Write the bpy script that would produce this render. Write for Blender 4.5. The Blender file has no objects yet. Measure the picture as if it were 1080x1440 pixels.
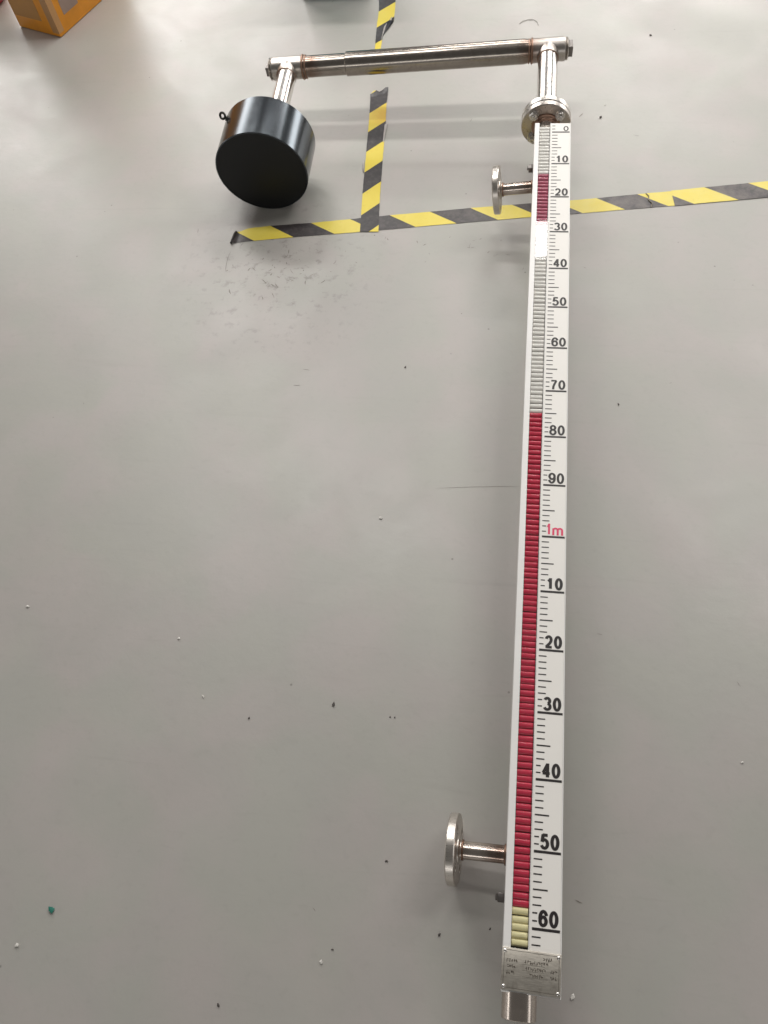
import bpy, bmesh, math, random
from mathutils import Vector, Matrix
random.seed(7)
PI = math.pi
scene = bpy.context.scene
COL = scene.collection
V = Vector

# ------------------------------------------------------------------ camera, world, lights
TILT = 0.0436                        # the gauge lies 2.5 deg out of level on the floor
M = Matrix.Translation((0, 0, 0.1778)) @ Matrix.Rotation(TILT, 4, 'X')   # gauge space -> world

cam_d = bpy.data.cameras.new('camera')
cam = bpy.data.objects.new('camera', cam_d); COL.objects.link(cam)
cam_d.sensor_fit = 'AUTO'; cam_d.sensor_width = 36.0
cam_d.lens = 1097.28 / 1440 * 36.0
cam_d.clip_start = 0.02; cam_d.clip_end = 300
cam.matrix_world = (M @ Matrix.Translation((-0.13791, -1.55681, 1.24921))
                    @ Matrix.Rotation(0.296182, 4, 'Z') @ Matrix.Rotation(0.455398, 4, 'X')
                    @ Matrix.Rotation(-0.207814, 4, 'Z'))
scene.camera = cam

world = bpy.data.worlds.new('World'); scene.world = world
world.use_nodes = True
bg = world.node_tree.nodes['Background']
bg.inputs['Color'].default_value = (1.0, 0.965, 0.91, 1)
bg.inputs['Strength'].default_value = 0.12

def area(name, loc, target, sx, sy, power, col=(1, .975, .94)):
    d = bpy.data.lights.new(name, 'AREA'); d.shape = 'RECTANGLE'
    d.size = sx; d.size_y = sy; d.energy = power; d.color = col
    o = bpy.data.objects.new(name, d); COL.objects.link(o)
    o.location = loc
    o.rotation_euler = (V(target) - V(loc)).to_track_quat('-Z', 'Y').to_euler()
    return o
# rows of ceiling strip lamps across the hall, and the bright windows of the far wall
area('ceiling_lamp', (-1.25, 0.90, 3.5), (-1.25, 0.90, 0), 2.0, .32, 44)
area('ceiling_lamp', (1.85, 0.90, 3.5), (1.85, 0.90, 0), 2.0, .32, 42)
area('ceiling_lamp', (0.15, 2.705, 3.5), (0.15, 2.705, 0), 1.7, .34, 44)
area('ceiling_lamp', (-2.3, 2.745, 3.5), (-2.3, 2.745, 0), 1.5, .40, 62)
area('ceiling_lamp', (2.5, 2.745, 3.5), (2.5, 2.745, 0), 1.7, .36, 58)
area('ceiling_lamp', (1.3, 5.15, 3.5), (1.3, 5.15, 0), 2.6, .40, 62)
area('ceiling_lamp', (0.9, 7.5, 3.5), (0.9, 7.5, 0), 3.4, .6, 245)
area('window_light', (-4.1, 5.9, 2.95), (-.7, 0, 0), 3.6, 2.0, 200, (1, .985, .96))
area('window_light', (5.6, 7.0, 1.7), (0, 0, 0), 2.6, 1.8, 140, (1, .985, .96))
area('window_light', (-8.0, -1.0, 1.7), (0, -1.0, .1), 5.0, 1.0, 55, (1, .985, .96))
area('window_light', (7.0, -1.2, 2.6), (0, -1.2, .1), 5.0, 1.4, 45, (1, .985, .96))
area('window_light', (-.3, -7.0, 2.0), (0, 0, .1), 5.0, .8, 40, (1, .985, .96))

scene.view_settings.view_transform = 'Standard'
scene.view_settings.look = 'None'
scene.view_settings.exposure = 0.0
scene.view_settings.gamma = 1.0

# ------------------------------------------------------------------ materials
class NT:
    def __init__(s, name):
        s.m = bpy.data.materials.new(name); s.m.use_nodes = True
        s.t = s.m.node_tree; s.b = s.t.nodes['Principled BSDF']; s.out = s.t.nodes['Material Output']
    def n(s, typ, **kw):
        x = s.t.nodes.new(typ)
        for k, v in kw.items(): setattr(x, k, v)
        return x
    def l(s, a, b): s.t.links.new(a, b)
    def val(s, sock, v):
        if hasattr(v, 'is_output') or isinstance(v, bpy.types.NodeSocket): s.l(v, sock)
        else: sock.default_value = v
    def math(s, op, a, b=0.0, c=0.0, clamp=False):
        x = s.n('ShaderNodeMath', operation=op); x.use_clamp = clamp
        for i, v in enumerate((a, b, c)): s.val(x.inputs[i], v)
        return x.outputs[0]
    def mix(s, f, a, b):
        x = s.n('ShaderNodeMix', data_type='RGBA')
        s.val(x.inputs[0], f)
        for i, v in ((6, a), (7, b)):
            s.val(x.inputs[i], (*v, 1) if isinstance(v, tuple) and len(v) == 3 else v)
        return x.outputs[2]
    def obj(s): return s.n('ShaderNodeTexCoord').outputs['Object']
    def noise(s, vec, scale, detail=4, rough=.55, dist=0):
        x = s.n('ShaderNodeTexNoise'); s.l(vec, x.inputs['Vector'])
        x.inputs['Scale'].default_value = scale; x.inputs['Detail'].default_value = detail
        x.inputs['Roughness'].default_value = rough; x.inputs['Distortion'].default_value = dist
        return x.outputs['Fac']
    def ramp(s, f, a, b, lo=0.0, hi=1.0):
        x = s.n('ShaderNodeMapRange'); s.l(f, x.inputs[0])
        x.inputs[1].default_value = a; x.inputs[2].default_value = b
        x.inputs[3].default_value = lo; x.inputs[4].default_value = hi
        return x.outputs[0]
    def stretch(s, vec, sc):
        x = s.n('ShaderNodeMapping'); s.l(vec, x.inputs[0]); x.inputs['Scale'].default_value = sc
        return x.outputs[0]
    def bump(s, h, strength, dist):
        x = s.n('ShaderNodeBump'); s.l(h, x.inputs['Height'])
        x.inputs['Strength'].default_value = strength; x.inputs['Distance'].default_value = dist
        s.l(x.outputs[0], s.b.inputs['Normal'])
    def set(s, **kw):
        names = dict(col='Base Color', rough='Roughness', metal='Metallic', spec='Specular IOR Level', coat='Coat Weight', coatr='Coat Roughness')
        for k, v in kw.items():
            if isinstance(v, tuple) and len(v) == 3: v = (*v, 1)
            s.val(s.b.inputs[names[k]], v)

def steel(name, col=(.60, .575, .545), rough=.24, brush=(1, 1, 1), tints=(), dirt=.0):
    """brushed stainless; tints = (axis, position, half width, strength): heat colour left by welding"""
    m = NT(name); p = m.obj()
    st = m.noise(m.stretch(p, brush), 260, 3, .6)
    bl = m.noise(p, 38, 4, .6)
    c = m.mix(m.ramp(bl, .35, .7), tuple(x * .90 for x in col), col)
    sep = m.n('ShaderNodeSeparateXYZ'); m.l(p, sep.inputs[0])
    for ax, pos, hw, k in tints:
        d = m.math('ABSOLUTE', m.math('SUBTRACT', sep.outputs[ax], pos))
        d = m.math('ADD', d, m.math('MULTIPLY', m.math('SUBTRACT', bl, .5), hw * .9))
        f = m.math('MULTIPLY', m.ramp(d, 0, hw, 1, 0), k, clamp=True)
        c = m.mix(f, c, (.19, .115, .085))
    if dirt:
        c = m.mix(m.math('MULTIPLY', m.ramp(m.noise(p, 90, 6, .7), .52, .68), dirt), c, (.13, .09, .06))
    m.set(col=c, metal=1.0, rough=m.ramp(st, .3, .7, rough * .8, rough * 1.3))
    m.bump(st, .018, .0005)
    return m.m
def plain(name, col, rough=.5, var=.06, scale=30, spec=.5, metal=0.0, bump=0.0):
    m = NT(name); p = m.obj(); nz = m.noise(p, scale, 5, .6)
    c = m.mix(m.ramp(nz, .3, .7), tuple(x * (1 - var) for x in col), tuple(min(1, x * (1 + var)) for x in col))
    m.set(col=c, rough=m.ramp(nz, .3, .7, rough * .9, rough * 1.12), spec=spec, metal=metal)
    if bump: m.bump(m.noise(p, scale * 8, 3), bump, .001)
    return m.m

def floor_mat():
    m = NT('grey_floor_paint'); p = m.obj()
    big = m.noise(p, 1.6, 4, .55, .4); mid = m.noise(p, 7, 5, .6, .6); fine = m.noise(p, 60, 5, .6)
    c = m.mix(m.ramp(m.noise(p, 5.5, 3, .5, .3), .40, .60), (.377, .370, .336), (.400, .369, .350))
    c = m.mix(m.ramp(mid, .35, .7, 0, .55), c, (.352, .345, .322))
    c = m.mix(m.ramp(fine, .55, .75, 0, .22), c, (.30, .29, .265))
    # long faint drag marks
    drag = m.noise(m.stretch(p, (1.0, 14, 1)), 3.0, 6, .65, .8)
    c = m.mix(m.ramp(drag, .60, .74, 0, .22), c, (.29, .275, .25))
    # tiny dark specks ground into the paint
    vo = m.n('ShaderNodeTexVoronoi'); m.l(p, vo.inputs['Vector']); vo.inputs['Scale'].default_value = 26
    vo.inputs['Randomness'].default_value = 1
    sel = m.n('ShaderNodeSeparateColor'); m.l(vo.outputs['Color'], sel.inputs[0])
    spot = m.math('MULTIPLY', m.ramp(vo.outputs['Distance'], .03, .075, 1, 0), m.math('GREATER_THAN', sel.outputs[0], .93), clamp=True)
    c = m.mix(m.math('MULTIPLY', spot, .6), c, (.12, .11, .10))
    # grubby patch by the end of the tape
    gm = m.n('ShaderNodeVectorMath', operation='DISTANCE'); m.l(p, gm.inputs[0]); gm.inputs[1].default_value = (-.66, -.27, 0)
    g = m.math('MULTIPLY', m.ramp(gm.outputs['Value'], .05, .32, 1, 0), m.ramp(m.noise(p, 34, 7, .72), .54, .64), clamp=True)
    c = m.mix(m.math('MULTIPLY', g, .55), c, (.15, .135, .12))
    rg = m.ramp(m.noise(p, 4.5, 5, .6, .8), .34, .66, .34, .47)
    m.set(col=c, rough=rg, spec=.55)
    h = m.math('ADD', m.math('MULTIPLY', m.noise(p, 42, 2), .7), m.math('MULTIPLY', m.noise(p, 240, 2), .15))
    m.bump(h, .12, .0035)
    return m.m

def tape_mat(name, slant, period, phase, ya=.5):
    m = NT(name); uv = m.n('ShaderNodeTexCoord').outputs['UV']; p = m.obj()
    s = m.n('ShaderNodeSeparateXYZ'); m.l(uv, s.inputs[0])
    t = m.math('DIVIDE', m.math('ADD', m.math('SUBTRACT', s.outputs[1], m.math('MULTIPLY', s.outputs[0], slant)), -phase), period)
    f = m.math('FRACT', t)
    isy = m.math('LESS_THAN', f, ya)
    nz = m.noise(p, 70, 6, .7); nb = m.noise(p, 14, 4, .6)
    yel = m.mix(m.ramp(nb, .35, .7), (.74, .60, .085), (.70, .55, .055))
    yel = m.mix(m.ramp(nz, .60, .72, 0, .35), yel, (.42, .30, .04))
    dv = m.n('ShaderNodeVectorMath', operation='DISTANCE'); m.l(p, dv.inputs[0]); dv.inputs[1].default_value = (-.478, .312, 0)
    yel = m.mix(m.math('MULTIPLY', m.ramp(dv.outputs['Value'], .015, .06, 1, 0), m.ramp(nb, .35, .6, .4, .9), clamp=True), yel, (.60, .36, .03))
    blk = m.mix(m.ramp(nz, .45, .75), (.030, .026, .028), (.075, .065, .065))
    m.set(col=m.mix(isy, blk, yel), rough=.34, spec=.5)
    m.bump(m.math('ADD', nb, m.math('MULTIPLY', nz, .3)), .12, .002)
    return m.m

def glass_mat():
    m = NT('clear_cover'); t = m.n('ShaderNodeBsdfTransparent'); g = m.n('ShaderNodeBsdfGlossy')
    g.inputs['Roughness'].default_value = .03
    fr = m.n('ShaderNodeFresnel'); fr.inputs['IOR'].default_value = 1.5
    t.inputs['Color'].default_value = (.97, .98, .97, 1)
    mx = m.n('ShaderNodeMixShader'); m.l(m.math('MULTIPLY', fr.outputs[0], m.math('SUBTRACT', 1.0, m.n('ShaderNodeNewGeometry').outputs['Backfacing'])), mx.inputs[0]); m.l(t.outputs[0], mx.inputs[1]); m.l(g.outputs[0], mx.inputs[2])
    m.l(mx.outputs[0], m.out.inputs['Surface'])
    return m.m

MAT = dict(
    steel=steel('stainless_steel'),
    bright=steel('polished_steel', (.70, .67, .64), .25),
    pipe_y=steel('steel_pipe_lengthwise', (.70, .665, .635), .22, (8, .4, 8)),
    chamber=steel('steel_chamber', (.64, .565, .51), .24, (8, .4, 8)),
    flange=steel('turned_flange', (.62, .58, .54), .30, (1, 1, 1), [(1, .075, .03, .35)]),
    sflange=steel('turned_side_flange', (.66, .615, .565), .31, (.3, 6, 6)),
    weld=steel('weld_bead', (.30, .19, .14), .38, dirt=.5),
    arm=steel('steel_arm', (.36, .325, .29), .21, (.4, 8, 8), [(0, -.095, .035, .8), (0, -.655, .03, .75)], .25),
    tee=steel('steel_tee', (.50, .465, .43), .32, (2, 2, 2), [(0, -.085, .03, .6), (0, -.668, .02, .5)], .2),
    stub=steel('steel_stub', (.60, .53, .475), .20, (.4, 8, 8), [(0, -.085, .03, .85), (0, -.150, .022, .6)]),
    dark_head=plain('plug_head', (.20, .185, .175), .40, .15, metal=.9),
    alu=plain('white_lacquered_aluminium', (.80, .785, .765), .30, .02, 12),
    plate=plain('white_scale_enamel', (.80, .775, .735), .46, .015, 9),
    ink=plain('black_print', (.022, .018, .018), .45, .1),
    redink=plain('crimson_print', (.70, .045, .13), .45, .05),
    red=plain('red_flap_plastic', (.54, .031, .072), .20, .10, 55),
    cream=plain('cream_flap_plastic', (.80, .71, .42), .28, .06, 55),
    pale=plain('reflection_greyed_flap', (.80, .752, .735), .26, .06, 55),  # cream flaps, greyed in colour to stand for reflection in the cover
    washed_red=plain('glare_washed_red_flap', (.44, .105, .165), .20, .15, 55),  # same red flaps, with glare on the cover put into the colour
    cavity=plain('dark_slot', (.085, .075, .075), .6, .1),
    glass=glass_mat(),
    nameplate=steel('etched_nameplate', (.76, .71, .63), .42, (.4, 8, 8), dirt=.25),
    etch=plain('etched_ink', (.085, .07, .055), .5, .2),
    shell=plain('dark_drum_shell', (.074, .084, .094), .19, .03, 14, metal=.85),
    face=plain('black_drum_face', (.010, .011, .012), .42, .15, 9, spec=.3),
    eye=plain('dark_eyebolt', (.06, .055, .05), .35, .2, metal=.9),
    floor=floor_mat(),
)

# ------------------------------------------------------------------ mesh helpers
def obj(name, bm, mat, parent=None, angle=35, smooth=True, mats=None):
    me = bpy.data.meshes.new(name); bmesh.ops.recalc_face_normals(bm, faces=bm.faces)
    bm.to_mesh(me); bm.free()
    for mm in (mats or [mat]): me.materials.append(mm)
    if smooth:
        me.shade_smooth(); me.set_sharp_from_angle(angle=math.radians(angle))
    o = bpy.data.objects.new(name, me); COL.objects.link(o)
    if parent: o.parent = parent
    return o
def basis(d):
    d = V(d).normalized(); a = V((0, 0, 1)) if abs(d.z) < .9 else V((1, 0, 0))
    u = d.cross(a).normalized(); return d, u, d.cross(u).normalized()
def lathe(bm, o, d, prof, seg=48, cap=True, rot=0.0):
    """prof: (distance along d, radius) list"""
    o = V(o); d, u, w = basis(d); rings = []
    for t, r in prof:
        rings.append([bm.verts.new(o + d * t + (u * math.cos(a) + w * math.sin(a)) * r) for a in [rot + 2 * PI * i / seg for i in range(seg)]])
    for a, b in zip(rings, rings[1:]):
        for i in range(seg): bm.faces.new((a[i], a[(i + 1) % seg], b[(i + 1) % seg], b[i]))
    if cap:
        bm.faces.new(rings[0]); bm.faces.new(rings[-1])
def pipe(bm, a, b, r, seg=48, bev=.0008, wall=None):
    a, b = V(a), V(b); L = (b - a).length
    if wall:
        pr = [(0, r - wall), (0, r - bev), (bev, r), (L - bev, r), (L, r - bev), (L, r - wall), (0, r - wall)]
        lathe(bm, a, b - a, pr, seg, False); bmesh.ops.remove_doubles(bm, verts=bm.verts, dist=1e-6)
    else:
        lathe(bm, a, b - a, [(0, r - bev), (bev, r), (L - bev, r), (L, r - bev)], seg)
def box(bm, x0, x1, y0, y1, z0, z1, bev=0.0, mat=None):
    g = bmesh.ops.create_cube(bm, size=1.0)
    T = Matrix.Translation(((x0 + x1) / 2, (y0 + y1) / 2, (z0 + z1) / 2)) @ Matrix.Diagonal((x1 - x0, y1 - y0, z1 - z0, 1))
    if mat is not None: T = mat @ T
    bmesh.ops.transform(bm, matrix=T, verts=g['verts'])
    if bev:
        es = list({e for v in g['verts'] for e in v.link_edges})
        bmesh.ops.bevel(bm, geom=es, offset=bev, segments=2, affect='EDGES', profile=.5)
def torus(bm, c, ax, R, r, n=28, m=12):
    c = V(c); d, u, w = basis(ax); rings = []
    for i in range(n):
        a = 2 * PI * i / n; e = u * math.cos(a) + w * math.sin(a)
        rings.append([bm.verts.new(c + e * (R + r * math.cos(b)) + d * r * math.sin(b)) for b in [2 * PI * k / m for k in range(m)]])
    for i in range(n):
        A, B = rings[i], rings[(i + 1) % n]
        for k in range(m): bm.faces.new((A[k], A[(k + 1) % m], B[(k + 1) % m], B[k]))
def tube(bm, pts, r, seg=8):
    pts = [V(p) for p in pts]; rings = []
    for i, p in enumerate(pts):
        d = (pts[min(i + 1, len(pts) - 1)] - pts[max(i - 1, 0)]); d, u, w = basis(d)
        rings.append([bm.verts.new(p + (u * math.cos(a) + w * math.sin(a)) * r) for a in [2 * PI * k / seg for k in range(seg)]])
    for A, B in zip(rings, rings[1:]):
        for k in range(seg): bm.faces.new((A[k], A[(k + 1) % seg], B[(k + 1) % seg], B[k]))
    bm.faces.new(rings[0]); bm.faces.new(rings[-1])
def drilled_disc(bm, c, ax, R, thick, bore, bolt_r, bolt_R, nb=4, rot=PI / 4, seg=72, chamfer=.0015):
    """flange ring with real bolt holes; c = centre of the face at the -ax side"""
    c = V(c); d, u, w = basis(ax)
    def ring(cx, cy, r, n): return [(cx + r * math.cos(2 * PI * i / n), cy + r * math.sin(2 * PI * i / n)) for i in range(n)]
    loops = [ring(0, 0, R - chamfer, seg)]
    if bore: loops.append(ring(0, 0, bore, 36))
    for i in range(nb):
        a = rot + 2 * PI * i / nb; loops.append(ring(bolt_R * math.cos(a), bolt_R * math.sin(a), bolt_r, 16))
    layers = []
    for t in (0, thick):
        vl = []; es = []
        for lp in loops:
            vs = [bm.verts.new(c + d * t + u * x + w * y) for x, y in lp]; vl.append(vs)
            es += [bm.edges.new((vs[i], vs[(i + 1) % len(vs)])) for i in range(len(vs))]
        bmesh.ops.triangle_fill(bm, edges=es, use_beauty=True, use_dissolve=False, normal=d)
        layers.append(vl)
    for k, (A, B) in enumerate(zip(*layers)):
        if k == 0: continue
        n = len(A)
        for i in range(n): bm.faces.new((A[i], A[(i + 1) % n], B[(i + 1) % n], B[i]))
    r1 = [bm.verts.new(c + d * chamfer + u * R * math.cos(2 * PI * i / seg) + w * R * math.sin(2 * PI * i / seg)) for i in range(seg)]
    r2 = [bm.verts.new(c + d * (thick - chamfer) + u * R * math.cos(2 * PI * i / seg) + w * R * math.sin(2 * PI * i / seg)) for i in range(seg)]
    seq = [layers[0][0], r1, r2, layers[1][0]]
    for A, B in zip(seq, seq[1:]):
        for i in range(seg): bm.faces.new((A[i], A[(i + 1) % seg], B[(i + 1) % seg], B[i]))
BM = bmesh.new

def tag(o, label=None, cat=None, group=None, kind=None):
    for k, v in (('label', label), ('category', cat), ('group', group), ('kind', kind)):
        if v: o[k] = v
    return o

# ------------------------------------------------------------------ the setting: floor
b = BM()
vs = [b.verts.new(p) for p in ((-30, -25, 0), (30, -25, 0), (30, 40, 0), (-30, 40, 0))]; b.faces.new(vs)
tag(obj('floor', b, MAT['floor'], smooth=False), kind='structure')

# ------------------------------------------------------------------ the level gauge
gauge = bpy.data.objects.new('level_gauge', None); COL.objects.link(gauge)
gauge.matrix_world = M
tag(gauge, 'long magnetic level gauge with red flaps and white centimetre scale, lying on the grey floor', 'level gauge')

FY0 = .076
CX, CZ = -.050, -.050                       # axis of the float chamber
b = BM(); pipe(b, (CX, -1.7165, CZ), (CX, FY0, CZ), .0242, 64, wall=.003)
chamber = obj('float_chamber', b, MAT['chamber'], gauge)
b = BM(); lathe(b, (CX, -1.7125, CZ), (0, 1, 0), [(0, .0210), (.004, .0212)], 48)
obj('end_cap', b, MAT['chamber'], chamber)
b = BM(); torus(b, (CX, .0765, CZ), (0, 1, 0), .0245, .0042)
obj('weld_seam', b, MAT['weld'], chamber)

# indicator housing: one lacquered aluminium channel with a slot for the flaps
XL, XS0, XS1, XR = -.0775, -.0672, -.0430, .0022
Y0, Y1 = -1.6805, .0300
prof = [(XL, -.021), (XL, -.0004), (XL + .0004, 0), (XS0, 0), (XS0, -.0105), (XS1, -.0105), (XS1, 0), (XS1 + .0010, 0), (XS1 + .0010, -.0016),
        (XR - .0013, -.0016), (XR - .0013, .0004), (XR, .0004), (XR, -.021)]
b = BM(); A = [b.verts.new((x, Y0, z)) for x, z in prof]; B = [b.verts.new((x, Y1, z)) for x, z in prof]
n = len(prof)
for i in range(n): b.faces.new((A[i], A[(i + 1) % n], B[(i + 1) % n], B[i]))
b.faces.new(A); b.faces.new(B)
housing = obj('indicator_housing', b, MAT['alu'], gauge, smooth=False)
b = BM(); box(b, XS0 + .0002, XS1 - .0002, Y0 + .002, Y1 - .0015, -.0103, -.0098); obj('slot_lining', b, MAT['cavity'], housing, smooth=False)
b = BM(); box(b, XS0 + .0002, XS1 - .0002, Y0 + .002, Y1 - .002, -.0018, -.0006); obj('glass_cover', b, MAT['glass'], housing, smooth=False)
b = BM(); box(b, XS1 + .0012, XR - .0015, Y0 + .001, Y1 - .001, -.0014, 0)
scale_plate = obj('scale_plate', b, MAT['plate'], gauge, smooth=False)

# the flaps: 10 mm pitch, red where the float has turned them over
def flap_mesh(name, mat, k):
    bm = BM(); w0, w1 = XS0 + .0009, XS1 - .0009; L = .0094
    pts = []
    for i in range(8):
        a = i / 7; y = (a - .5) * L
        z = k * (1 - (2 * a - 1) ** 2) ** .5 if k > .001 else 0
        pts.append((y, z))
    A = [bm.verts.new((w0, y, z)) for y, z in pts]; Bv = [bm.verts.new((w1, y, z)) for y, z in pts]
    for i in range(7): bm.faces.new((A[i], A[i + 1], Bv[i + 1], Bv[i]))
    bm.faces.new(A); bm.faces.new(Bv); bm.faces.new((A[0], A[7], Bv[7], Bv[0]))
    me = bpy.data.meshes.new(name); bmesh.ops.recalc_face_normals(bm, faces=bm.faces); bm.to_mesh(me); bm.free()
    me.materials.append(mat); me.shade_smooth(); me.set_sharp_from_angle(angle=math.radians(50))
    return me
me_red = flap_mesh('flap', MAT['red'], .0027); me_cream = flap_mesh('flap', MAT['cream'], .0032); me_greyed = flap_mesh('flap', MAT['pale'], .0027); me_washed = flap_mesh('flap', MAT['washed_red'], .0034)
for i in range(165):
    y = .0195 - i * .01
    s = -y
    isred = (.125 < s < .275) or (.750 < s < 1.578)
    o = bpy.data.objects.new('flap', (me_red if s > .5 else me_washed) if isred else (me_cream if s > 1.5 else me_greyed)); COL.objects.link(o); o.parent = gauge
    o.location = (random.uniform(-.0003, .0003), y, -.0072 + random.uniform(-.0003, .0003))
    o.rotation_euler = (random.gauss(0, .06), 0, random.gauss(0, .006))

# printed scale: rules and figures
b = BM(); z = .00025
def rule(xa, xb, y, th):
    vs = [b.verts.new(p) for p in ((xa, y - th / 2, z), (xb, y - th / 2, z), (xb, y + th / 2, z), (xa, y + th / 2, z))]; b.faces.new(vs)
XT = -.0388
for k in range(-2, 163):
    y = -k / 100; m10 = k % 10
    if m10 == 0: rule(XT, -.0002, y, .0036)
    elif m10 == 5: rule(XT, XT + .0208, y, .0021)
    elif m10 in (8, 9): rule(XT, XT + .0068, y, .0019)
    else: rule(XT, XT + .0122, y, .0018)
tag(obj('scale_rules', b, MAT['ink'], scale_plate, smooth=False), label='black centimetre rules printed on the white scale')
def arc(cx, cy, rx, ry, a0, a1, n=14):
    return [(cx + rx * math.cos(math.radians(a0 + (a1 - a0) * i / n)), cy + ry * math.sin(math.radians(a0 + (a1 - a0) * i / n))) for i in range(n + 1)]
# bold condensed figures drawn as pen strokes in a box 1 wide and 1 high (pen centre lines)
GLYPH = {
    '0': [arc(.5, .5, .5, .5, 0, 360, 30)],
    '1': [[(.62, 0), (.62, 1.07)], [(.58, .98), (.40, .84), (.14, .74)]],
    '2': [arc(.5, .70, .47, .30, 168, 0, 12)[:-1] + [(.97, .70), (.93, .55), (.70, .36), (.30, .16), (.03, .0)], [(-.10, 0), (1.1, 0)]],
    '3': [arc(.46, .76, .46, .24, 160, -80, 14), arc(.46, .26, .54, .26, 84, -160, 16)],
    '4': [[(.76, -.07), (.76, 1.07)], [(.74, 1.0), (-.02, .27)], [(-.12, .25), (1.16, .25)]],
    '5': [[(1.0, 1), (.12, 1)], [(.22, 1.05), (.07, .47)], arc(.47, .32, .53, .32, 148, -160, 18)],
    '6': [arc(.5, .30, .5, .30, 0, 360, 26), arc(.54, .52, .55, .48, 200, 22, 16)],
    '7': [[(-.06, 1), (1.06, 1)], [(.98, .98), (.62, .60), (.42, .30), (.34, -.07)]],
    '8': [arc(.5, .77, .44, .23, 0, 360, 24), arc(.5, .26, .52, .27, 0, 360, 26)],
    '9': [arc(.5, .70, .5, .30, 0, 360, 26), arc(.46, .48, .55, .48, 20, -158, 16)],
    'm': [[(.0, -.07), (.0, .62)], arc(.24, .42, .24, .20, 180, 0, 10) + [(.48, -.07)], arc(.72, .42, .24, .20, 180, 0, 10) + [(.96, -.07)]],
}
def figure(txt, y, mat, h=.0222, pen=.0038, wd=.0132, gap=.0015, wides=None):
    bm = BM(); wides = wides or [wd] * len(txt); x = -.0024 - sum(wides) - gap * (len(txt) - 1); zl = .0003
    y0 = y + .0030
    for ch, cw in zip(txt, wides):
        for st in GLYPH[ch]:
            P = [V((x + pen / 2 + px * (cw - pen), y0 + pen / 2 + py * (h - pen), 0)) for px, py in st]; zl += .00003
            closed = (P[0] - P[-1]).length < 1e-6
            L, R = [], []
            for i, p in enumerate(P):
                a_ = P[i - 1] if i else (P[-2] if closed else P[0]); b_ = P[i + 1] if i < len(P) - 1 else (P[1] if closed else P[-1])
                d = (b_ - a_).normalized(); nn = V((-d.y, d.x, 0)) * pen * (.5 - .07 * abs(d.x))
                L.append(bm.verts.new((p.x + nn.x, p.y + nn.y, zl))); R.append(bm.verts.new((p.x - nn.x, p.y - nn.y, zl)))
            for i in range(len(P) - 1): bm.faces.new((L[i], L[i + 1], R[i + 1], R[i]))
        x += cw + gap
    return obj('figure', bm, mat, scale_plate, smooth=False)
figure('0', 0, MAT['ink'], .0165, .0028, .0115)
for k in range(1, 17):
    if k == 10: o = figure('1m', -1.0, MAT['redink'], .0222, .0035, wides=[.0095, .0190]); o['label'] = 'crimson 1m figure on the scale'
    else: figure(str(k % 10 * 10), -k / 10, MAT['ink'], .0225, .0049 if k > 10 else .0043)

# nameplate, a little askew, held by four screws
nc = V((-.0385, -1.6525, 0)); NM = Matrix.Translation(nc) @ Matrix.Rotation(math.radians(-1.0), 4, 'Z')
b = BM(); box(b, -.0402, .0402, -.0255, .0255, .0009, .0021, .0004, NM)
npl = obj('nameplate', b, MAT['nameplate'], gauge)
b = BM()
for x0, x1, y0, y1 in ((-.0375, .0375, .0224, .0229), (-.0375, .0375, -.0229, -.0224), (-.0375, -.0370, -.0224, .0224), (.0370, .0375, -.0224, .0224)):
    box(b, x0, x1, y0, y1, .0020, .00225, 0, NM)
obj('nameplate_border', b, MAT['etch'], npl, smooth=False)
b = BM()          # worn etched print: rows of small characters
rnd = random.Random(4)
for row, spans in enumerate((((-.034, -.021), (-.009, .016), (.020, .0225)), ((-.033, -.021), (-.008, .017), (.026, .034)), ((-.034, -.022), (-.002, .016), (.026, .034)), ((.016, .028),))):
    yy = (.0105, .0030, -.0045, .0165)[row]
    for xa, xb in spans:
        x = xa
        while x < xb:
            for _ in range(4):
                hx, hy = x + rnd.uniform(0, .0018), yy + rnd.uniform(-.0016, .0016)
                if rnd.random() < .5: box(b, hx, hx + .0006, hy - .0013, hy + .0013, .0020, .00222, 0, NM)
                else: box(b, hx - .0009, hx + .0011, hy, hy + .0006, .0020, .00222, 0, NM)
            x += .0031
for row in (.0075, .0000, -.0075): box(b, -.012, .018, row, row + .0003, .0020, .00218, 0, NM)
tag(obj('etched_text', b, MAT['etch'], npl, smooth=False), kind='stuff')
for sx, sy in ((-.0365, .0215), (.0365, .0215), (-.0365, -.0215), (.0365, -.0215)):
    b = BM(); lathe(b, NM @ V((sx, sy, .0020)), (0, 0, 1), [(0, .0024), (.0006, .0024), (.0013, .0016), (.0016, .0006)], 14)
    obj('screw', b, MAT['bright'], npl)

# clamps tying the housing to the chamber
for yy in (-1.566, -.076):
    b = BM(); lathe(b, (CX, yy - .005, CZ), (0, 1, 0), [(0, .0243), (0, .0252), (.010, .0252), (.010, .0243)], 40, False)
    cl = obj('clamp', b, MAT['bright'], gauge)
    b = BM(); box(b, -.0865, -.0755, yy - .0065, yy + .0065, -.040, -.027, .001)
    lathe(b, (-.0865, yy, -.0335), (-1, 0, 0), [(0, .0045), (.003, .0045), (.0035, .0035)], 6)
    obj('clamp_screw', b, MAT['dark_head'], cl)

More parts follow.
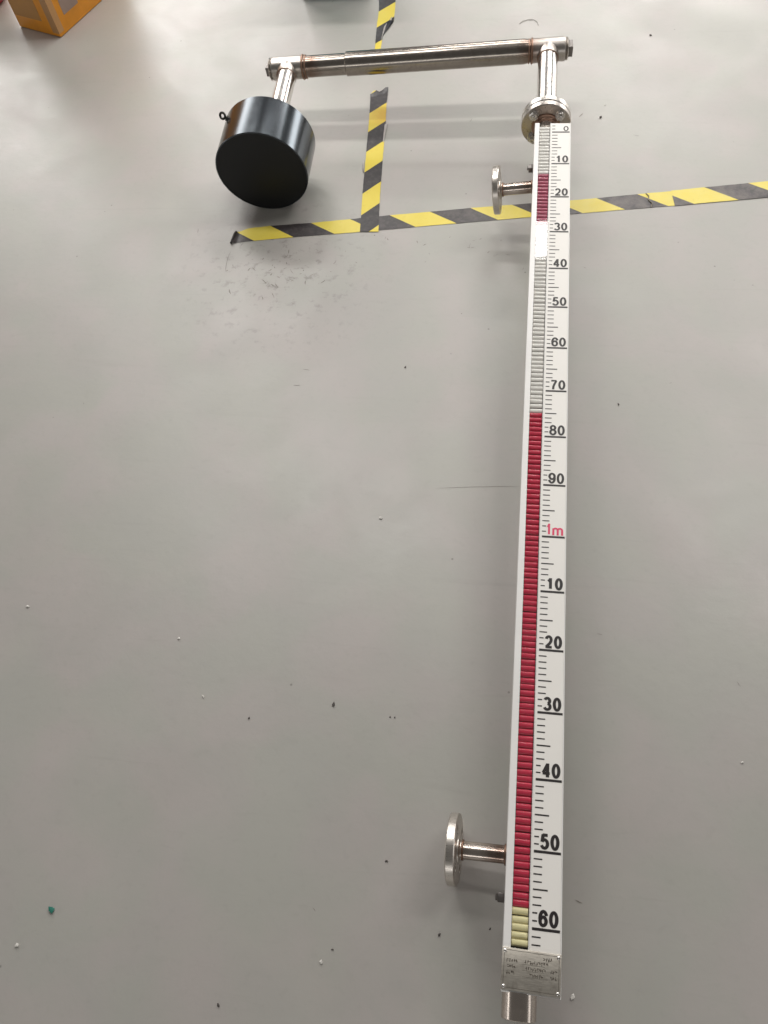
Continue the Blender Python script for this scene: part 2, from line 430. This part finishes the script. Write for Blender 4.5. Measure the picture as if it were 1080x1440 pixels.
# side flanges on their stubs
LEAN = Matrix.Translation((CX, 0, CZ)) @ Matrix.Rotation(math.radians(-7.0), 4, 'Y') @ Matrix.Translation((-CX, 0, -CZ))
for yy, hol in ((-.112, PI / 4), (-1.507, PI / 4)):
    b = BM(); drilled_disc(b, (-.1622, yy, CZ), (1, 0, 0), .0525, .0140, .0135, .0068, .0375, 4, hol)
    sf = obj('side_flange', b, MAT['sflange'], gauge, 30); sf.matrix_local = LEAN
    b = BM(); lathe(b, (-.1505, yy, CZ), (1, 0, 0), [(0, .0215), (.0035, .0205), (.0060, .0150), (.0090, .0142)], 40)
    obj('flange_hub', b, MAT['sflange'], sf)
    b = BM(); pipe(b, (-.151, yy, CZ), (-.060, yy, CZ), .0134, 40)
    st = obj('stub_pipe', b, MAT['stub'], gauge); st.matrix_local = LEAN
    for wx in (-.0765, -.1420):
        b = BM(); torus(b, (wx, yy, CZ), (1, 0, 0), .0136, .0020); obj('weld_seam', b, MAT['weld'], st)

# bolted flange pair at the head of the chamber
FY = .083
for y0 in (FY, FY + .0165):
    b = BM(); drilled_disc(b, (CX, y0, CZ), (0, 1, 0), .0575, .0150, .020, .0070, .0425, 4, PI / 4)
    obj('flange', b, MAT['flange'], gauge, 30)
b = BM(); lathe(b, (CX, FY + .0150, CZ), (0, 1, 0), [(0, .036), (.0015, .036)], 48); obj('gasket', b, MAT['cavity'], gauge)
b = BM(); lathe(b, (CX, FY + .001, CZ), (0, -1, 0), [(0, .034), (.004, .033), (.0075, .0265), (.009, .0250)], 48); obj('flange_hub', b, MAT['weld'], gauge)
for i in range(4):
    a = PI / 4 + i * PI / 2; x, zz = CX + .0425 * math.cos(a), CZ + .0425 * math.sin(a)
    b = BM(); lathe(b, (x, FY - .014, zz), (0, 1, 0), [(0, .0048), (.001, .0058), (.046, .0058), (.047, .005)], 16)
    bt = obj('bolt', b, MAT['bright'], gauge)
    for y0 in (FY - .0095, FY + .0322):
        b = BM(); lathe(b, (x, y0, zz), (0, 1, 0), [(0, .0100), (.0010, .0110), (.0085, .0110), (.0095, .0100)], 6, rot=.3 * i)
        obj('nut', b, MAT['bright'], bt, 20)
    b = BM(); lathe(b, (x, FY - .0012, zz), (0, 1, 0), [(0, .0125), (.0012, .0125)], 20); obj('washer', b, MAT['bright'], bt)

# the cross arm: riser, tee, arm, tee, riser, drum
TR, TL = V((CX, .3595, CZ)), V((-.7180, .3272, -.066))
ax = (TL - TR).normalized()
b = BM(); lathe(b, (CX, FY + .030, CZ), (0, 1, 0), [(0, .030), (.004, .0295), (.008, .0250), (.012, .0243)], 48); obj('flange_hub', b, MAT['bright'], gauge)
b = BM(); pipe(b, (CX, FY + .030, CZ), TR - V((0, .030, 0)), .0242, 64); obj('riser_pipe', b, MAT['pipe_y'], gauge)
DX, DZ, DR, DY0, DL = -.7198, -.0628, .1122, -.0589, .1230
b = BM(); pipe(b, (DX + .004, DY0 + DL, DZ), TL - V((-.001, .030, 0)), .0242, 64); obj('riser_pipe', b, MAT['pipe_y'], gauge)
def tee(c, out, name='tee'):
    """out = unit vector pointing from the tee to its plugged end"""
    b = BM()
    lathe(b, c - out * .040, out, [(0, .0255), (.001, .0275), (.080, .0275), (.0815, .0262)], 56)
    lathe(b, c, (0, -1, 0), [(0, .0265), (.0330, .0268), (.0355, .0258)], 56)
    t = obj(name, b, MAT['tee'], gauge)
    b = BM(); torus(b, c - V((0, .0355, 0)), (0, 1, 0), .0246, .0016); obj('weld_seam', b, MAT['weld'], t)
    for q_, R_, r_ in ((.0405, .0272, .0028), (.0475, .0262, .0022)):
        b = BM(); torus(b, c - out * q_, out, R_, r_); obj('weld_seam', b, MAT['weld'], t)
    b = BM(); lathe(b, c + out * .0410, out, [(0, .0235), (.002, .0262), (.004, .0240), (.006, .0266), (.008, .0240), (.0085, .0215)], 40)
    p = obj('end_plug', b, MAT['tee'], t)
    return t
t1 = tee(TR, -ax); t2 = tee(TL, ax)
def head(t, c, out, hw, ln):
    d, u, w = basis(out); R = Matrix((u, w, d)).transposed().to_4x4()
    b = BM(); box(b, -hw, hw, -hw, hw, 0, ln, .001, Matrix.Translation(c) @ R); obj('plug_head', b, MAT['dark_head'], t)
head(t1, TR - ax * .0490, -ax, .0135, .0110); head(t2, TL + ax * .0490, ax, .0120, .0100)
b = BM(); a0 = TR + ax * .040; L = (TL - TR).length - .080; ls = .4755
lathe(b, a0, ax, [(0, .0250), (.020, .0285), (ls - .002, .0285), (ls, .0262)], 64)
obj('arm_sleeve', b, MAT['arm'], gauge)
b = BM(); lathe(b, a0 + ax * (ls - .01), ax, [(0, .0255), (L - ls + .01, .0255)], 64)
obj('arm_pipe', b, MAT['arm'], gauge)

# the drum
b = BM(); lathe(b, (DX, DY0, DZ), (0, 1, 0), [(.0012, DR - .0035), (0, DR - .0032), (0, DR - .0008), (.0008, DR), (DL - .001, DR), (DL, DR - .001), (DL, DR - .004), (DL - .0012, DR - .0045)], 128, False)
drum = obj('drum', b, MAT['shell'], gauge)
b = BM(); lathe(b, (DX, DY0 + .0008, DZ), (0, 1, 0), [(0, DR - .0036), (.004, DR - .0034)], 128); obj('drum_face', b, MAT['face'], drum)
b = BM(); lathe(b, (DX, DY0 + DL - .004, DZ), (0, 1, 0), [(0, DR - .0048), (.0065, DR - .0055), (.0075, DR - .0065)], 96)
lathe(b, (DX + .004, DY0 + DL + .002, DZ), (0, 1, 0), [(0, .036), (.006, .034), (.010, .027), (.014, .0245)], 48)
obj('back_plate', b, MAT['bright'], drum)
b = BM(); lathe(b, (DX - .058, DY0 + DL + .002, DZ + .070), (0, 1, 0), [(0, .012), (.010, .012), (.012, .010)], 6); obj('vent_plug', b, MAT['bright'], drum)
a = math.radians(143); e = V((math.cos(a), 0, math.sin(a))); pc = V((DX, .046, DZ))
b = BM(); lathe(b, pc + e * (DR - .002), e, [(0, .0068), (.004, .0068), (.0045, .0035), (.007, .0033)], 16)
torus(b, pc + e * (DR + .0112), V((.30, 1, -.55)), .0068, .0028)
obj('eye_bolt', b, MAT['eye'], drum)

# ------------------------------------------------------------------ hazard tape on the floor
def tape(left, right, z, mat, label, n=60, curl=0.0, seed=1, torn=None):
    """left/right: matching edge polylines in floor metres; UV = (across, along) in metres"""
    r = random.Random(seed)
    def samp(pl, t):
        f = t * (len(pl) - 1); i = min(int(f), len(pl) - 2); f -= i
        return V((*pl[i], 0)) * (1 - f) + V((*pl[i + 1], 0)) * f
    bm = BM(); uvl = bm.loops.layers.uv.new('UVMap'); rows = []; m = 6; uvs = {}
    for k in range(n + 1):
        t = k / n; A, Bp = samp(left, t), samp(right, t); row = []
        for j in range(m + 1):
            p = A.lerp(Bp, j / m); jit = r.uniform(-.0004, .0004) if j in (0, m) else 0
            p = p + ((A - samp(left, .03)).normalized() * torn[j] if torn and k == 0 else V((0, 0, 0)))
            hz = z + abs(r.gauss(0, .00018)) + (curl * max(0, 1 - t * n / 2.5) ** 2 if curl else 0)
            v = bm.verts.new((p.x + jit, p.y + jit, hz)); uvs[v] = (p.x, p.y); row.append(v)
        rows.append(row)
    for a_, b_ in zip(rows, rows[1:]):
        for j in range(m):
            f = bm.faces.new((a_[j], a_[j + 1], b_[j + 1], b_[j]))
            for lp in f.loops: lp[uvl].uv = uvs[lp.vert]
    g = bmesh.ops.extrude_face_region(bm, geom=bm.faces[:]); 
    for e_ in g['geom']:
        if isinstance(e_, bmesh.types.BMVert): e_.co.z += .00025
    o = obj('hazard_tape', bm, mat, None, 40)
    tag(o, label, 'floor tape', 'yellow and black hazard tape on the floor'); return o
def line(p, q, n): return [(p[0] + (q[0] - p[0]) * i / n, p[1] + (q[1] - p[1]) * i / n) for i in range(n + 1)]
# stripe mats use floor coordinates: U = x, V = y
mv = tape_mat('hazard_stripes_lengthwise', 1.08, .169, .623, .5)
# crosswise: stripe phase runs with x; swap by using slant on y
def tape_mat_x(name, k, period, phase):
    m = NT(name); uv = m.n('ShaderNodeTexCoord').outputs['UV']
    return tape_mat_generic(m, uv, k, period, phase)
def tape_mat_generic(m, uv, k, period, phase):
    p = m.obj(); s = m.n('ShaderNodeSeparateXYZ'); m.l(uv, s.inputs[0])
    t = m.math('DIVIDE', m.math('ADD', m.math('ADD', s.outputs[0], m.math('MULTIPLY', s.outputs[1], k)), -phase), period)
    isy = m.math('LESS_THAN', m.math('FRACT', t), .5)
    nz = m.noise(p, 70, 6, .7); nb = m.noise(p, 14, 4, .6)
    yel = m.mix(m.ramp(nb, .35, .7), (.74, .61, .10), (.70, .56, .06)); yel = m.mix(m.ramp(nz, .60, .72, 0, .35), yel, (.42, .30, .04))
    blk = m.mix(m.ramp(nz, .45, .75), (.034, .029, .031), (.085, .073, .073))
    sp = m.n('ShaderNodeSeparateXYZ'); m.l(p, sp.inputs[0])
    worn_glare = m.math('MULTIPLY', m.ramp(m.noise(p, 22, 7, .72), .38, .62), m.ramp(sp.outputs[0], -.45, .35, .12, .85), clamp=True)  # worn patches, plus window glare painted in more strongly towards the right
    blk = m.mix(worn_glare, blk, (.165, .140, .130)); yel = m.mix(m.math('MULTIPLY', worn_glare, .45), yel, (.70, .62, .22))
    m.set(col=m.mix(isy, blk, yel), rough=.40, spec=.5); m.bump(m.math('ADD', nb, m.math('MULTIPLY', nz, .3)), .12, .002)
    return m.m
hl = [(-.796, -.139), (-.769, -.122), (-.714, -.112), (-.611, -.100), (-.513, -.085), (-.415, -.070), (-.316, -.056), (-.219, -.042), (-.10, -.027), (.028, -.012), (.097, -.002), (.208, .015), (.268, .023)]
hr = [(-.798, -.174), (-.768, -.168), (-.707, -.1585), (-.603, -.144), (-.505, -.132), (-.408, -.118), (-.310, -.104), (-.212, -.0905), (-.094, -.0745), (.034, -.058), (.103, -.049), (.214, -.034), (.274, -.027)]
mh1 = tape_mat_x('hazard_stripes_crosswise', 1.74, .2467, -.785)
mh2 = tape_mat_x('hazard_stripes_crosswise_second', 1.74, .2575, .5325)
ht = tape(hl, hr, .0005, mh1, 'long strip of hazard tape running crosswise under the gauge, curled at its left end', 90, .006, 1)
h2l = [(.262, .0235), (.341, .0365), (.442, .0515), (.60, .076), (.90, .122)]
h2r = [(.268, -.0285), (.347, -.0165), (.448, -.002), (.606, .022), (.906, .068)]
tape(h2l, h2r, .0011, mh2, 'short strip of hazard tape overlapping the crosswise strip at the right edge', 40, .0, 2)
vl = [(-.521, .397), (-.5175, .355), (-.514, .318), (-.509, .243), (-.504, .164), (-.499, .084), (-.494, .008), (-.488, -.069), (-.4835, -.129)]
vr = [(-.474, .426), (-.472, .362), (-.469, .322), (-.4645, .272), (-.460, .190), (-.455, .105), (-.450, .025), (-.444, -.055), (-.4375, -.128)]
tp = tape(vl, vr, .0012, mv, 'torn strip of hazard tape running lengthwise between the drum and the gauge', 60, .004, 3, (0, .010, .008, -.004, -.002, .006, .002))
ul = [(-.575, 1.20), (-.552, .867), (-.545, .806), (-.542, .728), (-.538, .668), (-.536, .640), (-.533, .585), (-.531, .555)]
ur = [(-.527, 1.20), (-.500, .867), (-.495, .790), (-.4935, .744), (-.506, .708), (-.519, .668), (-.516, .600), (-.519, .560)]
up = tape(ul, ur, .0008, mv, 'ragged strip of hazard tape beyond the cross arm, torn to a narrow tail', 60, 0, 4)
glue = plain('pale_glue_residue', (.66, .62, .60), .5, .1, 60)
def sliver(parent, L, R, z, mat, name):
    bm = BM(); A = [bm.verts.new((x, y, z + h)) for x, y, h in L]; B_ = [bm.verts.new((x, y, z + h)) for x, y, h in R]
    for i in range(len(A) - 1): bm.faces.new((A[i], A[i + 1], B_[i + 1], B_[i]))
    bmesh.ops.solidify(bm, geom=bm.faces[:], thickness=.0003); obj(name, bm, mat, parent, smooth=False)
sliver(tp, [(-.4675, .275, 0), (-.4665, .255, .001), (-.466, .235, .0008), (-.4645, .205, 0)], [(-.4600, .280, .001), (-.4605, .255, .002), (-.4615, .235, .0015), (-.4615, .200, 0)], .0016, glue, 'torn_edge')
sliver(tp, [(-.508, .125, 0), (-.5055, .10, 0), (-.503, .085, 0)], [(-.5045, .125, .0006), (-.5025, .105, .0006), (-.5005, .085, 0)], .0016, glue, 'torn_edge')
sliver(up, [(-.519, .720, 0), (-.5205, .690, 0), (-.5215, .655, 0)], [(-.5125, .735, .001), (-.5165, .690, .001), (-.5195, .650, 0)], .0014, glue, 'torn_edge')
sliver(up, [(-.5125, .742, 0), (-.510, .715, .003), (-.512, .690, .002)], [(-.4935, .768, .001), (-.494, .742, .006), (-.506, .705, .003)], .0016, plain('folded_tape_back', (.10, .085, .10), .22, .3, 40), 'folded_flap')
sliver(up, [(-.5035, .752, .005), (-.503, .738, .006)], [(-.4975, .757, .006), (-.499, .738, .006)], .0020, glue, 'torn_edge')
b = BM(); tube(b, [(-.795, -.138, .0045), (-.7975, -.150, .0060), (-.7985, -.163, .0055), (-.8010, -.177, .0035)], .0030, 8)
bw = BM(); tube(bw, [(.203, .0135, .0012), (.209, .003, .0024), (.207, -.010, .0020), (.216, -.022, .0024), (.213, -.034, .0010)], .0013, 6); obj('wrinkle', bw, plain('creased_tape', (.20, .17, .13), .45, .2, 60), ht)
o = obj('tape_curl', b, MAT['ink'])
tag(o, 'small black rolled scrap at the left end of the crosswise tape', 'tape scrap')

# ------------------------------------------------------------------ things at the top edge of the picture
BO = V((-1.533, .697, 0)); e1 = V((-.158, .062, 0)).normalized(); e2 = V((.062, .158, 0)).normalized()
BMX = Matrix((e1, e2, V((0, 0, 1)))).transposed().to_4x4(); BMX.translation = BO
def card_mat(name, col, a=.0):
    m = NT(name); p = m.obj(); nz = m.noise(p, 9, 5, .6); n2 = m.noise(m.stretch(p, (1, 1, .15)), 120, 2)
    c = m.mix(m.ramp(nz, .35, .7), col, tuple(x * .78 for x in col)); m.set(col=c, rough=.42); m.bump(n2, .08, .001); return m.m
carton = bpy.data.objects.new('orange_carton', None); COL.objects.link(carton); carton.matrix_world = BMX
tag(carton, 'orange carton with strips of brown packing tape at the top left corner', 'box')
b = BM(); box(b, 0, .172, 0, .34, .001, .62, .003); obj('carton_body', b, card_mat('orange_card', (.80, .31, .018)), carton)
mt = card_mat('brown_packing_tape', (.46, .24, .09))
b = BM(); box(b, -.0006, .026, -.0006, .0007, .012, .619); box(b, -.0006, .0007, .0007, .022, .012, .619); obj('packing_tape', b, mt, carton, smooth=False)
b = BM(); box(b, .055, .168, -.0005, .0008, .040, .619); obj('packing_tape', b, card_mat('clear_packing_tape', (.46, .22, .05)), carton, smooth=False)
b = BM(); box(b, -.0005, .0008, .045, .115, .045, .15); obj('printed_patch', b, card_mat('grey_print', (.30, .21, .17)), carton, smooth=False)
b = BM(); box(b, -.0009, .0006, .060, .085, .115, .15); obj('printed_patch', b, card_mat('red_print', (.55, .09, .04)), carton, smooth=False)

b = BM(); lathe(b, (-1.862, .905, .0005), (0, 0, 1), [(0, .050), (.004, .060), (.020, .068), (.12, .068), (.16, .060), (.19, .035), (.20, .022), (.225, .022), (.228, .018)], 48)
o = obj('red_bottle', b, plain('red_plastic', (.33, .018, .035), .35, .1))
tag(o, 'round red plastic bottle cut by the left edge of the picture', 'bottle')

crate = bpy.data.objects.new('teal_bin', None); COL.objects.link(crate); crate.location = (-.685, .975, 0); crate.rotation_euler = (0, 0, .05)
tag(crate, 'teal plastic storage bin standing just beyond the ragged tape', 'bin')
tm = plain('teal_plastic', (.03, .32, .38), .38, .08)
b = BM(); W, D, H, t = .22, .20, .22, .004
box(b, -W / 2, W / 2, -D / 2, D / 2, .001, .005)
for q in ((-W / 2, W / 2, -D / 2, -D / 2 + t), (-W / 2, W / 2, D / 2 - t, D / 2), (-W / 2, -W / 2 + t, -D / 2 + t, D / 2 - t), (W / 2 - t, W / 2, -D / 2 + t, D / 2 - t)): box(b, *q, .005, H)
obj('bin_body', b, tm, crate, smooth=False)
b = BM()
for q in ((-W / 2 - .012, W / 2 + .012, -D / 2 - .012, -D / 2 - .0005), (-W / 2 - .012, W / 2 + .012, D / 2 + .0005, D / 2 + .012), (-W / 2 - .012, -W / 2 - .0005, -D / 2, D / 2), (W / 2 + .0005, W / 2 + .012, -D / 2, D / 2)): box(b, *q, H - .018, H + .002, .001)
obj('bin_rim', b, tm, crate, smooth=False)

# ------------------------------------------------------------------ litter on the floor
def crumb(bm, x, y, r, seed):
    rr = random.Random(seed); g = bmesh.ops.create_icosphere(bm, subdivisions=1, radius=r)
    rz = rr.uniform(0, PI)
    for v in g['verts']:
        k = rr.uniform(.6, 1.2); c = v.co * k; c.z *= .6; c.x *= 1.5
        v.co = V((x + c.x * math.cos(rz) - c.y * math.sin(rz), y + c.x * math.sin(rz) + c.y * math.cos(rz), max(.0003, c.z + r * .45)))
b = BM()
for i, (x, y, r) in enumerate(((-.341, -.914, .0030), (-.690, -1.192, .0025), (-1.006, -1.153, .0030), (-.831, -1.712, .0032), (.030, -1.679, .0035), (-.345, -1.678, .0024), (-.619, -1.295, .0022), (.30, -1.32, .0025), (.112, .35, .002))): crumb(b, x, y, r, i)
tag(obj('pale_grit', b, plain('pale_grit', (.62, .60, .56), .7, .1), smooth=False), 'pale crumbs of grit scattered on the grey floor', 'grit', kind='stuff')
b = BM()
for i, (x, y, r) in enumerate(((-.382, -1.287, .0032), (-.528, -1.325, .0018), (-.491, -1.752, .0024), (-.261, -1.528, .0020), (-.169, -1.622, .0022), (-.093, -1.605, .0018), (.242, .652, .0030), (-.33, -.54, .0024), (.122, -.616, .0020), (-.28, -1.30, .0014), (-.272, -1.30, .0014), (.10, .30, .0035), (-.33, -1.66, .0015))): crumb(b, x, y, r, 40 + i)
rr = random.Random(12)
for i in range(12): crumb(b, rr.uniform(-1.3, .5), rr.uniform(-1.75, .7), rr.uniform(.0006, .0013), 100 + i)
tag(obj('dark_grit', b, plain('dark_grit', (.07, .06, .055), .7, .2), smooth=False), 'dark specks of grit scattered on the grey floor', 'grit', kind='stuff')
b = BM(); crumb(b, -.790, -1.657, .0048, 77)
tag(obj('green_chip', b, plain('green_paint_chip', (.02, .16, .12), .5, .1), smooth=False), 'tiny dark green chip near the lower left corner', 'paint chip')
b = BM(); tube(b, [(-.124, .719, .0010), (-.115, .731, .0012), (-.100, .737, .0014), (-.085, .738, .0018), (-.073, .728, .0012), (-.069, .711, .0010)], .0007, 6)
tag(obj('loose_fibre', b, plain('fibre', (.30, .28, .25), .6)), 'thin curled fibre on the floor above the right end of the arm', 'fibre')

# scuffs: thin dark marks rubbed into the paint
b = BM(); rr = random.Random(5)
def mark(x, y, ln, w, a, bend=.10):
    z = .0004; d = V((math.cos(a), math.sin(a), 0)); nrm = V((-d.y, d.x, 0)); n = 5; L, R = [], []
    for i in range(n + 1):
        t = i / n; c = V((x, y, z)) + d * ln * (t - .5) + nrm * math.sin(t * 2.4 + x * 40) * ln * bend; ww = w * (.15 + math.sin(PI * t)) * rr.uniform(.5, 1.2)
        L.append(b.verts.new(c + nrm * ww)); R.append(b.verts.new(c - nrm * ww))
    for i in range(n): b.faces.new((L[i], L[i + 1], R[i + 1], R[i]))
for i in range(24):
    mark(rr.gauss(-.700, .060), rr.gauss(-.275, .050), rr.uniform(.006, .022), rr.uniform(.0004, .0014), rr.uniform(.6, 2.6))
for i in range(14): mark(rr.gauss(-.60, .07), rr.gauss(-.24, .06), rr.uniform(.004, .012), rr.uniform(.0004, .0009), rr.uniform(0, PI))
for i in range(20): mark(rr.gauss(-.24, .10), rr.gauss(-.175, .035), rr.uniform(.004, .012), rr.uniform(.0004, .001), rr.uniform(0, PI))
for i in range(16): mark(rr.uniform(-1.2, .5), rr.uniform(-1.7, .7), rr.uniform(.005, .02), rr.uniform(.0003, .0008), rr.uniform(0, PI))
mark(-.795, -.235, .07, .0007, 1.45); mark(-.155, -.833, .17, .0004, .08, .012); mark(.05, .31, .02, .002, 1.2)
tag(obj('scuff_marks', b, plain('rubber_scuff', (.20, .18, .16), .5, .25, 90), smooth=False), 'small dark scuffs rubbed into the grey floor paint', 'scuffs', kind='stuff')
